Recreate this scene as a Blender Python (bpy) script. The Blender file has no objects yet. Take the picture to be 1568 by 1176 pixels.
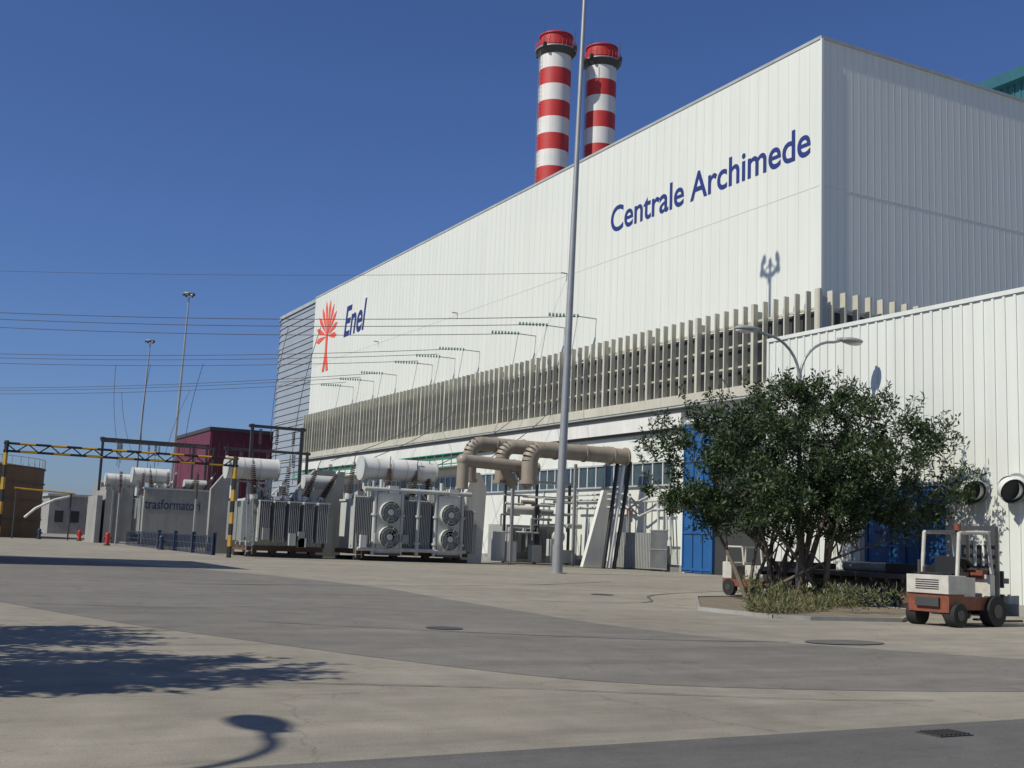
import bpy, math, random
import numpy as np
from mathutils import Vector, Matrix
random.seed(7); rng=np.random.default_rng(7)
sc=bpy.context.scene
# ------------------------------------------------------------------ materials
def mat(name,col,rough=.7,metal=0.,var=.12,scale=.6,bump=0.,bscale=30.,col2=None,fine=0.,streak=0.):
    m=bpy.data.materials.new(name); m.use_nodes=True; nt=m.node_tree; N=nt.nodes; L=nt.links
    bs=N['Principled BSDF']; bs.inputs['Roughness'].default_value=rough; bs.inputs['Metallic'].default_value=metal
    geo=N.new('ShaderNodeNewGeometry')
    n1=N.new('ShaderNodeTexNoise'); n1.inputs['Scale'].default_value=scale; n1.inputs['Detail'].default_value=6; n1.inputs['Roughness'].default_value=.65
    L.new(geo.outputs['Position'],n1.inputs['Vector'])
    r=N.new('ShaderNodeValToRGB'); r.color_ramp.elements[0].position=.32; r.color_ramp.elements[1].position=.68
    c2=col2 if col2 else tuple(c*(1-2*var) for c in col)
    r.color_ramp.elements[0].color=(*c2,1); r.color_ramp.elements[1].color=(*col,1)
    L.new(n1.outputs['Fac'],r.inputs['Fac']); out=r.outputs['Color']
    if fine>0:
        n2=N.new('ShaderNodeTexNoise'); n2.inputs['Scale'].default_value=scale*25; n2.inputs['Detail'].default_value=4
        L.new(geo.outputs['Position'],n2.inputs['Vector'])
        mr=N.new('ShaderNodeMapRange'); mr.inputs['From Min'].default_value=.3; mr.inputs['From Max'].default_value=.7
        mr.inputs['To Min'].default_value=1-fine; mr.inputs['To Max'].default_value=1+fine
        L.new(n2.outputs['Fac'],mr.inputs['Value'])
        mx=N.new('ShaderNodeVectorMath'); mx.operation='SCALE'; L.new(out,mx.inputs[0]); L.new(mr.outputs['Result'],mx.inputs['Scale']); out=mx.outputs[0]
    if streak>0:
        mp=N.new('ShaderNodeMapping'); mp.inputs['Scale'].default_value=(2.2,2.2,.06); L.new(geo.outputs['Position'],mp.inputs['Vector'])
        n3=N.new('ShaderNodeTexNoise'); n3.inputs['Scale'].default_value=1.; n3.inputs['Detail'].default_value=5; L.new(mp.outputs[0],n3.inputs['Vector'])
        mr=N.new('ShaderNodeMapRange'); mr.inputs['From Min'].default_value=.35; mr.inputs['From Max'].default_value=.7
        mr.inputs['To Min'].default_value=1-streak; mr.inputs['To Max'].default_value=1
        L.new(n3.outputs['Fac'],mr.inputs['Value'])
        mx=N.new('ShaderNodeVectorMath'); mx.operation='SCALE'; L.new(out,mx.inputs[0]); L.new(mr.outputs['Result'],mx.inputs['Scale']); out=mx.outputs[0]
    L.new(out,bs.inputs['Base Color'])
    if bump>0:
        nb=N.new('ShaderNodeTexNoise'); nb.inputs['Scale'].default_value=bscale; nb.inputs['Detail'].default_value=5
        L.new(geo.outputs['Position'],nb.inputs['Vector'])
        b=N.new('ShaderNodeBump'); b.inputs['Strength'].default_value=bump; b.inputs['Distance'].default_value=.02
        L.new(nb.outputs['Fac'],b.inputs['Height']); L.new(b.outputs['Normal'],bs.inputs['Normal'])
    return m
M={}
M['clad']=mat('cladding_white',(.68,.70,.63),.5,0,.025,.08,streak=.06)
M['clad2']=mat('cladding_ribbed_white',(.69,.71,.65),.45,0,.03,.15,streak=.10)
M['seam']=mat('cladding_seam',(.56,.58,.53),.5,0,.02,.08)
M['trim']=mat('trim_grey',(.42,.44,.43),.5)
M['cream']=mat('louvre_cream',(.56,.54,.44),.6,0,.1,.4,streak=.12)
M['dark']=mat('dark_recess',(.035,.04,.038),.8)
M['greyblade']=mat('blade_grey',(.31,.35,.38),.45,.1,.05,.3)
M['greyblade2']=mat('blade_back',(.25,.29,.31),.6)
M['navy']=mat('navy_paint',(.012,.03,.17),.6,var=.03)
M['red']=mat('red_paint',(.50,.03,.025),.55,var=.10,scale=.4)
M['logo']=mat('logo_red',(.75,.10,.05),.5,var=.03)
M['white']=mat('white_paint',(.72,.71,.66),.55,var=.05,scale=.4,streak=.10)
M['blue']=mat('blue_door_paint',(.02,.11,.30),.5,var=.08,streak=.1)
M['glass']=mat('window_glass',(.06,.09,.11),.12,0,.2)
M['steel']=mat('galvanised_steel',(.36,.37,.36),.45,.4,.08,1.2)
M['steeld']=mat('dark_steel',(.07,.07,.07),.55,.3,.1)
M['tgrey']=mat('transformer_grey',(.55,.57,.53),.45,.0,.07,1.1,streak=.18)
M['tgrey2']=mat('radiator_grey',(.46,.47,.44),.5,.0,.08,1.5,streak=.25)
M['brown']=mat('bushing_brown',(.06,.035,.028),.3,var=.05)
M['conc']=mat('concrete_wall',(.34,.335,.31),.85,0,.12,.5,fine=.06,streak=.2)
M['duct']=mat('duct_paint',(.33,.28,.215),.5,0,.12,.8,streak=.15)
M['yellow']=mat('yellow_paint',(.50,.30,.03),.5,var=.15,scale=2)
M['black']=mat('black_paint',(.015,.015,.016),.5)
M['rubber']=mat('rubber',(.02,.02,.02),.85,bump=.3)
M['orange']=mat('faded_orange_paint',(.26,.075,.035),.65,var=.22,scale=4,streak=.25)
M['beige']=mat('beige_paint',(.60,.575,.50),.55,var=.12,scale=4,streak=.15)
M['teal']=mat('teal_cladding',(.02,.11,.14),.5)
M['maroon']=mat('maroon_cladding',(.14,.025,.045),.6)
M['rust']=mat('tank_rust',(.14,.085,.055),.75,0,.15,.3,streak=.2)
M['green']=mat('green_rail',(.03,.30,.16),.5)
M['insul']=mat('insulator_green',(.18,.30,.25),.3)
M['bark']=mat('bark',(.15,.12,.09),.9,bump=.8,bscale=25)
M['fence']=mat('blue_fence',(.025,.045,.09),.5)
M['grey']=mat('equipment_grey',(.32,.33,.31),.5,0,.1,1)
def leafmat(name,a,b):
    m=bpy.data.materials.new(name); m.use_nodes=True; nt=m.node_tree;N=nt.nodes;L=nt.links
    bs=N['Principled BSDF']; bs.inputs['Roughness'].default_value=.55
    g=N.new('ShaderNodeNewGeometry'); r=N.new('ShaderNodeValToRGB')
    r.color_ramp.elements[0].color=(*a,1); r.color_ramp.elements[1].color=(*b,1)
    L.new(g.outputs['Random Per Island'],r.inputs['Fac']); L.new(r.outputs['Color'],bs.inputs['Base Color'])
    tr=N.new('ShaderNodeBsdfTranslucent'); L.new(r.outputs['Color'],tr.inputs['Color'])
    mx=N.new('ShaderNodeMixShader'); mx.inputs[0].default_value=.2; o=N['Material Output']
    L.new(bs.outputs[0],mx.inputs[1]); L.new(tr.outputs[0],mx.inputs[2]); L.new(mx.outputs[0],o.inputs['Surface'])
    return m
M['leaf']=leafmat('leaves',(.016,.034,.012),(.066,.105,.034))
M['weed']=leafmat('weeds',(.05,.08,.025),(.20,.19,.08))
M['dry']=leafmat('dry_weeds',(.12,.10,.04),(.28,.23,.12))
def groundmat(name,c1,c2,c3,crack=True):
    m=bpy.data.materials.new(name); m.use_nodes=True; nt=m.node_tree;N=nt.nodes;L=nt.links
    bs=N['Principled BSDF']; bs.inputs['Roughness'].default_value=.9
    g=N.new('ShaderNodeNewGeometry')
    def noise(s,d=6,ro=.6,sc3=None,rot=.5):
        n=N.new('ShaderNodeTexNoise'); n.inputs['Scale'].default_value=s; n.inputs['Detail'].default_value=d; n.inputs['Roughness'].default_value=ro
        if sc3:
            mp=N.new('ShaderNodeMapping'); mp.inputs['Scale'].default_value=sc3; mp.inputs['Rotation'].default_value=(0,0,rot); L.new(g.outputs['Position'],mp.inputs['Vector']); L.new(mp.outputs[0],n.inputs['Vector'])
        else: L.new(g.outputs['Position'],n.inputs['Vector'])
        return n
    n1=noise(.16); r=N.new('ShaderNodeValToRGB'); e=r.color_ramp.elements
    e[0].position=.3;e[0].color=(*c1,1);e[1].position=.72;e[1].color=(*c3,1);x=e.new(.5);x.color=(*c2,1)
    L.new(n1.outputs['Fac'],r.inputs['Fac']); out=r.outputs['Color']
    for (nn,lo,hi,a,b) in ((noise(1.3,7,.7),.35,.65,.85,1.08),(noise(45,3,.7),.3,.7,.78,1.2),(noise(.5,5,.7,(.25,2.4,1)),.35,.6,.86,1.05),(noise(.9,6,.75,(.18,2.0,1),-.35),.5,.66,1.,.86),(noise(7,4,.7),.60,.72,1.,.76),(noise(.45,8,.8),.60,.64,1.,.88)):
        mr=N.new('ShaderNodeMapRange'); mr.inputs['From Min'].default_value=lo;mr.inputs['From Max'].default_value=hi;mr.inputs['To Min'].default_value=a;mr.inputs['To Max'].default_value=b
        L.new(nn.outputs['Fac'],mr.inputs['Value'])
        mx=N.new('ShaderNodeVectorMath');mx.operation='SCALE';L.new(out,mx.inputs[0]);L.new(mr.outputs['Result'],mx.inputs['Scale']);out=mx.outputs[0]
    if crack:
        nw=noise(.8,4); ad=N.new('ShaderNodeVectorMath');ad.operation='ADD'; L.new(g.outputs['Position'],ad.inputs[0]); L.new(nw.outputs['Color'],ad.inputs[1])
        v=N.new('ShaderNodeTexVoronoi'); v.feature='DISTANCE_TO_EDGE'; v.inputs['Scale'].default_value=.22; L.new(ad.outputs[0],v.inputs['Vector'])
        mr=N.new('ShaderNodeMapRange'); mr.inputs['From Min'].default_value=0;mr.inputs['From Max'].default_value=.005;mr.inputs['To Min'].default_value=.74;mr.inputs['To Max'].default_value=1
        L.new(v.outputs['Distance'],mr.inputs['Value'])
        mx=N.new('ShaderNodeVectorMath');mx.operation='SCALE';L.new(out,mx.inputs[0]);L.new(mr.outputs['Result'],mx.inputs['Scale']);out=mx.outputs[0]
    L.new(out,bs.inputs['Base Color'])
    b=N.new('ShaderNodeBump');b.inputs['Strength'].default_value=.5;b.inputs['Distance'].default_value=.01
    nb=noise(60,3,.7);L.new(nb.outputs['Fac'],b.inputs['Height']);L.new(b.outputs['Normal'],bs.inputs['Normal'])
    return m
M['ground']=groundmat('worn_concrete_ground',(.225,.202,.155),(.27,.245,.19),(.32,.29,.228))
M['road']=groundmat('asphalt_worn',(.15,.14,.117),(.172,.16,.135),(.198,.185,.158))
M['road2']=groundmat('asphalt_dark',(.10,.096,.088),(.115,.11,.10),(.13,.124,.112),False)
M['soil']=mat('planter_soil',(.22,.18,.125),.95,0,.2,1.5,fine=.2)
# ------------------------------------------------------------------ builder
class B:
    def __init__(s): s.v=[];s.f=[];s.m=[];s.mats=[];s.sm=[]
    def mi(s,k):
        if k not in s.mats: s.mats.append(k)
        return s.mats.index(k)
    def add(s,vs,fs,k,smooth=False):
        o=len(s.v); s.v+= [tuple(q) for q in vs]; i=s.mi(k)
        for f in fs: s.f.append(tuple(a+o for a in f)); s.m.append(i); s.sm.append(smooth)
    def box(s,x0,x1,y0,y1,z0,z1,k):
        vs=[(x,y,z) for z in (z0,z1) for y in (y0,y1) for x in (x0,x1)]
        s.add(vs,[(0,2,3,1),(4,5,7,6),(0,1,5,4),(2,6,7,3),(0,4,6,2),(1,3,7,5)],k)
    def cyl(s,p0,p1,r0,r1=None,n=16,k='steel',cap=True,smooth=True):
        if r1 is None:r1=r0
        p0=Vector(p0);p1=Vector(p1);d=(p1-p0).normalized()
        a=Vector((0,0,1)) if abs(d.z)<.9 else Vector((1,0,0)); u=d.cross(a).normalized();w=d.cross(u)
        vs=[]
        for p,r in((p0,r0),(p1,r1)):
            for i in range(n):
                t=2*math.pi*i/n; vs.append(p+u*math.cos(t)*r+w*math.sin(t)*r)
        s.add(vs,[(i,(i+1)%n,n+(i+1)%n,n+i) for i in range(n)],k,smooth)
        if cap:
            s.add(vs[:n],[tuple(range(n))[::-1]],k); s.add(vs[n:],[tuple(range(n))],k)
    def tube(s,pts,r,k,n=8,r1=None):
        for i in range(len(pts)-1):
            a=r if r1 is None else r+(r1-r)*i/(len(pts)-1); b=r if r1 is None else r+(r1-r)*(i+1)/(len(pts)-1)
            s.cyl(pts[i],pts[i+1],a,b,n,k,cap=(i in(0,len(pts)-2)))
    def ball(s,c,rx,ry,rz,k,n=12,h=8):
        vs=[];
        for j in range(h+1):
            ph=math.pi*j/h
            for i in range(n):
                t=2*math.pi*i/n; vs.append((c[0]+rx*math.sin(ph)*math.cos(t),c[1]+ry*math.sin(ph)*math.sin(t),c[2]-rz*math.cos(ph)))
        s.add(vs,[(j*n+i,j*n+(i+1)%n,(j+1)*n+(i+1)%n,(j+1)*n+i) for j in range(h) for i in range(n)],k,True)
    def prism(s,pts,z0,z1,k):
        n=len(pts); vs=[(x,y,z0) for x,y in pts]+[(x,y,z1) for x,y in pts]
        s.add(vs,[tuple(range(n))[::-1],tuple(range(n,2*n))]+[(i,(i+1)%n,n+(i+1)%n,n+i) for i in range(n)],k)
    def slabxz(s,pts,y0,y1,k):
        n=len(pts); vs=[(x,y0,z) for x,z in pts]+[(x,y1,z) for x,z in pts]
        s.add(vs,[tuple(range(n)),tuple(range(n,2*n))[::-1]]+[(i,n+i,n+(i+1)%n,(i+1)%n) for i in range(n)],k)
    def slabyz(s,pts,x0,x1,k):
        n=len(pts); vs=[(x0,y,z) for y,z in pts]+[(x1,y,z) for y,z in pts]
        s.add(vs,[tuple(range(n)),tuple(range(n,2*n))[::-1]]+[(i,n+i,n+(i+1)%n,(i+1)%n) for i in range(n)],k)
    def obj(s,name,parent=None,bevel=0,loc=None,rot=0,scale=1):
        me=bpy.data.meshes.new(name); me.from_pydata(s.v,[],s.f)
        for k in s.mats: me.materials.append(M[k])
        me.polygons.foreach_set('material_index',s.m); me.polygons.foreach_set('use_smooth',s.sm); me.update()
        o=bpy.data.objects.new(name,me); sc.collection.objects.link(o)
        if parent:o.parent=parent
        if loc:o.location=loc
        o.rotation_euler=(0,0,rot)
        if bevel:
            b=o.modifiers.new('bevel','BEVEL'); b.width=bevel; b.segments=2; b.limit_method='ANGLE'
        return o
def empty(name):
    e=bpy.data.objects.new(name,None); sc.collection.objects.link(e); return e
# ------------------------------------------------------------------ ground
g=B(); S=4000
g.add([(-S,-S,0),(S,-S,0),(S,S,0),(-S,S,0)],[(0,1,2,3)],'ground'); g.obj('ground')
rd=B()
def smooth(pts,n=8):
    out=[]
    P=[pts[0]]+pts+[pts[-1]]
    for i in range(1,len(P)-2):
        for t in np.linspace(0,1,n,endpoint=False):
            a,b,c,d=[np.array(q) for q in P[i-1:i+3]]
            out.append(tuple(.5*((2*b)+(c-a)*t+(2*a-5*b+4*c-d)*t*t+(3*b-a-3*c+d)*t**3)))
    out.append(pts[-1]); return out
up=smooth([(-6,78),(4,66),(11,52),(14.2,38),(13.8,28),(13.6,20),(15.4,16),(20,11.5),(27,9.5)])
lo=smooth([(-12,60),(-5,46),(.5,32),(3.4,22),(4.9,18),(6.6,14.1),(8,12.1),(10.5,10.9),(14,10.1),(20,9)])
n=min(len(up),len(lo)); up=[up[int(i*(len(up)-1)/(n-1))] for i in range(n)]; lo=[lo[int(i*(len(lo)-1)/(n-1))] for i in range(n)]
vs=[(x,y,.004) for x,y in up]+[(x,y,.004) for x,y in lo]
rd.add(vs,[(i,n+i,n+i+1,i+1) for i in range(n-1)],'road')
def tar(pts,w_):
    pts=smooth([(x+random.uniform(-.04,.04),y+random.uniform(-.04,.04)) for x,y in pts],6)
    vs=[]
    for i,(x,y) in enumerate(pts):
        a=pts[max(0,i-1)];b=pts[min(len(pts)-1,i+1)]; d=Vector((b[0]-a[0],b[1]-a[1])).normalized(); ww=w_*random.uniform(.5,1.3)
        vs+=[(x-d.y*ww,y+d.x*ww,.0125),(x+d.y*ww,y-d.x*ww,.0125)]
    rd.add(vs,[(2*i,2*i+1,2*i+3,2*i+2) for i in range(len(pts)-1)],'road2')
tar([(3,13.2),(5,12.4),(6.5,11.8),(8,11.0),(9.7,10.2),(11,9.9)],.016)
tar([(6,21.5),(9,19.3),(12,17.6),(15,16.8)],.03)
tar([(15,30),(20,29),(24,34),(33,40),(42,50)],.05)
tar([(2.8,26),(5.2,25.2),(8,25.6),(12,25)],.03)
tar([(8,36),(14,37),(22,40),(30,46)],.05)
rd.obj('road')
r2=B(); r2.add([(1.6,-30,.008),(80,-30,.008),(80,8.75,.008),(10.9,8.5,.008),(5.3,8.35,.008),(1.6,8.25,.008)],[(0,1,2,3,4,5)],'road2'); r2.obj('access_road')
def disc(name,x,y,rx,ry,k,z=.012):
    b=B(); nn=20; b.add([(x+rx*math.cos(6.283*i/nn),y+ry*math.sin(6.283*i/nn),z) for i in range(nn)],[tuple(range(nn))],k); return b.obj(name)
disc('asphalt_patch',16.2,16.7,.9,.5,'road2',.016)
b=B(); b.box(8.78,9.22,7.82,8.12,.0,.02,'steeld')
for i in range(7): b.box(8.81+i*.06,8.835+i*.06,7.84,8.10,.02,.03,'rubber')
b.obj('storm_drain_grate')
disc('manhole_cover',9.3,19.9,.35,.35,'steeld',.016)
disc('manhole_cover',21.5,33.5,.4,.4,'steeld',.016)
# ------------------------------------------------------------------ main building
XW=49.4
P=empty('power_plant_building')
w=B()
w.box(XW,110,53,153,0,34.3,'clad')
w.box(XW-.06,XW+.4,52.9,153,34.3,34.5,'trim'); w.box(XW+.4,110,52.9,53.3,34.3,34.5,'trim')
w.box(XW-.05,XW+.14,52.86,52.999,17.6,34.3,'clad')
y=54.0
while y<152.6:
    w.box(XW-.010,XW,y,y+.035,17.6,34.28,'seam'); y+=1.0
x=50.2
while x<105:
    w.box(x,x+.05,52.993,53,0,34.28,'seam'); x+=.62
for z in (24.6,): 
    w.box(XW-.014,XW-.001,53,153,z,z+.04,'seam')
    w.box(XW+.2,105,52.985,52.999,z,z+.04,'seam')
w.obj('walls',P)
l=B(); XS=48.55
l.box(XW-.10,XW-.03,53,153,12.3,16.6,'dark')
l.box(XS-.06,XW,52.2,153,11.75,12.45,'cream')
l.box(XW-.85,XW,52.2,153,11.6,11.74,'trim')
y=52.25; i=0
while y<153:
    th=.26 if i%6==0 else .12
    l.box(XS-.03,XS+.34,y,y+th,12.45,17.75,'cream')
    if i%6==0: l.box(XS+.34,XW-.02,y+.08,y+.18,12.45,17.3,'steel')
    y+=1.0; i+=1
for z in (13.75,15.2,16.6): l.box(XS+.37,XS+.48,52.3,153,z,z+.14,'cream')
x=XS
l.box(XS,75,52.2,53,11.75,12.45,'cream')
while x<75:
    l.box(x,x+.14,52.15,52.6,12.45,17.75,'cream'); x+=1.05
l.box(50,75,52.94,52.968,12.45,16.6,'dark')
for z in (13.75,15.2,16.6): l.box(XS+.3,75,52.62,52.7,z,z+.16,'cream')
l.obj('louvre_screen',P)
q=B()
q.box(XW-.5,XW,66.5,153,10.25,11.3,'white')
q.box(XW-.3,XW,66.5,153,10.05,10.24,'steeld')
q.box(XW-.05,XW,67.8,150,6.25,7.85,'glass')
y=67.8
while y<150:
    q.box(XW-.13,XW,y-.05,y+.05,6.25,7.85,'white'); y+=1.3
q.box(XW-.16,XW,67.7,150,7.85,7.98,'trim'); q.box(XW-.2,XW,67.7,150,6.12,6.25,'trim')
q.box(XW-.04,XW,56.5,66.4,.02,10.4,'dark')  # flat dark panel: the open gateway's interior shade is put into the colour
q.box(XW-.2,XW-.05,63.0,66.4,.05,10.35,'blue')
for yy in (63.0,64.1,65.2,66.3): q.box(XW-.28,XW-.2,yy,yy+.1,.05,10.35,'blue')
for zz in (.2,2.7,5.2,7.7,10.1): q.box(XW-.27,XW-.2,63.0,66.4,zz,zz+.14,'blue')
q.box(XW-.2,XW,56.3,66.6,10.41,10.6,'trim')
q.box(XW-.08,XW,66.7,150,0,.5,'conc')
y=68.0
while y<74: q.box(XW-1.0,XW-.93,y,y+.12,.1,2.7,'grey'); y+=.2
q.box(XW-.93,XW-.88,68,74,.1,2.7,'grey')
q.box(XW-.06,XW,90,91.2,.0,2.2,'grey')
for z in (9.0,9.5,10.0): q.tube([(47.6,100,z),(47.6,152,z)],.06,'green',6)
q.box(47.5,49.4,100,152,8.7,8.8,'steel')
for yy in range(100,153,2): q.tube([(47.6,yy,8.8),(47.6,yy,10.0)],.05,'green',6)
for yy in (69.5,75.2,81,86.5): q.box(XW-.12,XW-.01,yy,yy+.1,.5,6.1,'trim')
q.obj('ground_storey',P)
c=B()
def path(off):
    pts=[(XW+off,153.),(XW+off,158.),(XW+off,163.5),(XW+off,168.6)]
    R=10-off
    for i in range(1,15):
        t=math.pi/2*i/14; pts.append((59.4-R*math.cos(t),168.6+R*math.sin(t)))
    pts.append((100,178.6-off)); return pts
def strip(off0,off1,z0,z1,k):
    a=path(off0);bb=path(off1);nn=len(a)
    vs=[(x,y,z0) for x,y in a]+[(x,y,z1) for x,y in bb]
    c.add(vs,[(i,nn+i,nn+i+1,i+1) for i in range(nn-1)],k)
strip(.28,.28,0,34.0,'greyblade2')
z=.6
while z<34: strip(.12,.22,z,z+.90,'greyblade'); z+=.96
for z in (6,11.8,17.6,23.4,29.2): strip(.05,.05,z,z+.16,'trim')
strip(-.02,-.02,33.8,34.3,'trim')
c.prism(path(.3)+[(100,153)],34.0,34.2,'trim')
c.obj('curved_louvre_end',P)
t=B(); t.box(80,104,54,65.9,34.3,41.6,'teal'); t.box(79.2,105,53.4,66.7,41.6,42.6,'teal')
for i in range(18): t.box(79.93,80,54.2+i*.65,54.35+i*.65,34.3,41.6,'teal')
t.obj('roof_plant_room',P)
def sign(text,y0,y1,z0,z1,name,mk,shear=0,off=.012):
    cu=bpy.data.curves.new(name,'FONT'); cu.body=text; cu.size=1; cu.extrude=.008; cu.offset=off; cu.shear=shear
    o=bpy.data.objects.new(name,cu); sc.collection.objects.link(o); bpy.context.view_layer.update()
    me=bpy.data.meshes.new_from_object(o.evaluated_get(bpy.context.evaluated_depsgraph_get()))
    bpy.data.objects.remove(o)
    co=np.array([v.co[:] for v in me.vertices]); mn=co.min(0);mxx=co.max(0)
    for v in me.vertices:
        a=(v.co.x-mn[0])/(mxx[0]-mn[0]); bb=(v.co.y-mn[1])/(mxx[1]-mn[1])
        v.co=(XW-.025-v.co.z, y0+(y1-y0)*a, z0+(z1-z0)*bb)
    me.materials.clear(); me.materials.append(M[mk])
    o=bpy.data.objects.new(name,me); sc.collection.objects.link(o); o.parent=P; return o
sign("Centrale Archimede",77.2,53.9,26.85,29.0,'name_lettering','navy',0,.012)
sign("Enel",140.5,132.6,27.0,31.0,'company_lettering','navy',.25,.018)
lg=B(); cy,cz=147.2,28.2
def petal(a,r0,r1,wd):
    d=(math.sin(a),math.cos(a)); nrm=(d[1],-d[0])
    pr=[(r0,0),(r0+(r1-r0)*.35,wd*.6),(r0+(r1-r0)*.75,wd),(r1,0),(r0+(r1-r0)*.75,-wd),(r0+(r1-r0)*.35,-wd*.6)]
    lg.slabyz([(cy-(d[0]*r+nrm[0]*ww),cz+d[1]*r+nrm[1]*ww) for r,ww in pr],XW-.05,XW-.02,'logo')
for a,r in ((-95,4.4),(-72,4.6),(-50,4.7),(-30,4.8),(-10,5.0),(10,4.9),(30,4.7),(50,4.5),(72,4.2),(95,3.9)): petal(math.radians(a),.5,r,.38)
lg.slabyz([(cy-.4,cz+.6),(cy+.4,cz+.6),(cy+.35,cz-2.2),(cy+1.2,cz-4.8),(cy+.35,cz-4.8),(cy,cz-3),(cy-.35,cz-4.8),(cy-1.2,cz-4.8),(cy-.35,cz-2.2)],XW-.07,XW-.05,'logo')
lg.obj('company_emblem',P)
bm=B()
for (ya,yb) in ((78.3,90.4),(99.6,113),(120.7,137.3)):
    for j in range(3):
        y0=ya+(yb-ya)*(.06+.42*j)
        bm.cyl((49.4,y0,20.05),(47.6,y0,20.05),.05,n=6,k='steel')
        for kk in range(9): bm.cyl((47.7-kk*.26,y0+kk*.12,20.1),(47.56-kk*.26,y0+.06+kk*.12,20.1),.15,n=8,k='insul')
        bm.tube([(47.6,y0,20.05),(47.4,y0,18.6),(47.1,y0+.2,16.2),(46.9,y0+.2,14)],.03,'steel',5)
for y0 in (84,106,128): bm.cyl((49.4,y0,24.8),(48.8,y0,24.8),.07,n=6,k='steel')
bm.obj('conductor_booms',P)
# ------------------------------------------------------------------ low ribbed building
LW=empty('corrugated_warehouse'); b=B(); XL=30.8
b.box(XL,75,4,36,0,10.1,'clad2')
y=4.05
while y<35.9:
    z0=.35 if not(26.7<y<30.8) else 4.25
    b.slabyz([(y,z0),(y,10.08),(y+.10,10.08),(y+.10,z0)],XL-.04,XL,'clad2'); y+=.42
b.box(XL-.07,XL+.3,3.9,36.05,10.1,10.25,'clad2')
b.box(XL-.06,XL+.2,35.93,36.06,0,10.1,'clad2')
b.box(XL-.05,XL,4,26.8,0,.35,'conc'); b.box(XL-.05,XL,30.76,35.9,0,.35,'conc')
b.obj('walls',LW)
b=B(); b.box(XL-.09,XL-.01,27,30.6,.02,4.05,'blue')
for yy in (27.0,28.15,28.75,29.4,30.5): b.box(XL-.14,XL-.09,yy,yy+.1,.02,4.05,'blue')
for zz in (.1,2.0,3.9): b.box(XL-.13,XL-.09,27,30.6,zz,zz+.12,'blue')
b.box(XL-.16,XL,26.85,27,0,4.2,'trim'); b.box(XL-.16,XL,30.6,30.75,0,4.2,'trim'); b.box(XL-.16,XL,27,30.6,4.06,4.2,'trim')
b.obj('sliding_door',LW)
for i,yy in enumerate((25.75,24.3)):
    b=B(); nn=28; a=Vector((XL-.02,yy,3.93)); e=Vector((XL-.50,yy-.05,3.90)); f=e+Vector((-.12,-.30,-.14)).normalized()*.3
    b.cyl(a,e,.37,n=nn,k='clad2',cap=False); b.cyl(e,f,.37,.40,n=nn,k='clad2',cap=False)
    b.cyl(e+(f-e)*.6,e+(f-e)*.65,.36,n=nn,k='dark'); b.cyl(e,f,.34,.365,n=nn,k='dark',cap=False); b.cyl(f-(f-e)*.08,f,.42,n=nn,k='white',cap=False)
    b.cyl((XL-.08,yy,3.93),(XL-.05,yy,3.93),.46,n=nn,k='steel')
    b.obj('vent_duct_%d'%i,LW)
# ------------------------------------------------------------------ chimneys
def chimney(x,y,h,r):
    P=empty('chimney'); b=B()
    bands=[(h-3.4,h,'red')]
    z=h-3.4; k=0
    while z>0:
        z1=z; z=max(0,z-(3.9 if k==0 else 3.45)); bands.append((z,z1,'white' if k%2==0 else 'red')); k+=1
    for z0,z1,c in bands: b.cyl((x,y,z0),(x,y,z1),r,n=40,k=c,cap=False)
    b.cyl((x,y,h),(x,y,h+.25),r+.25,n=40,k='red'); b.cyl((x,y,h+.25),(x,y,h+.3),r-.3,n=40,k='black')
    b.obj('shaft',P)
    b=B(); R=r+1.0
    b.cyl((x,y,h-3.1),(x,y,h-2.85),R,n=32,k='steel')
    b.cyl((x,y,h-4.3),(x,y,h-3.1),r+.05,R-.1,n=32,k='steeld',cap=False)
    for zz in (h-2.3,h-1.7): 
        b.cyl((x,y,zz),(x,y,zz+.12),R,n=32,k='red',cap=False); b.cyl((x,y,zz),(x,y,zz+.12),R-.08,n=32,k='red',cap=False)
    for i in range(32):
        t=6.283*i/32; px,py=x+R*math.cos(t),y+R*math.sin(t); b.cyl((px,py,h-2.9),(px,py,h-1.6),.06,n=4,k='red')
    b.cyl((x,y,h-2.3),(x,y,h-1.2),r+.2,n=32,k='red',cap=False)
    for i in range(4):
        t=.5+6.283*i/4; px,py=x+(R+.2)*math.cos(t),y+(R+.2)*math.sin(t); b.cyl((px,py,h-3),(px,py,h+.8),.06,n=5,k='steeld'); b.box(px-.3,px+.3,py-.3,py+.3,h-3.2,h-2.5,'steeld')
    for zz in range(0,int((h-4)/.9)): b.box(x-r-.5,x-r-.45,y-.35,y+.35,zz*.9,zz*.9+.06,'steel')
    for s in(-.35,.35): b.box(x-r-.52,x-r-.44,y+s-.03,y+s+.03,0,h-3,'steel')
    b.obj('gallery',P)
chimney(110.8,195.9,104.4,3.25); chimney(121.2,194.8,104.0,3.15)
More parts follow.
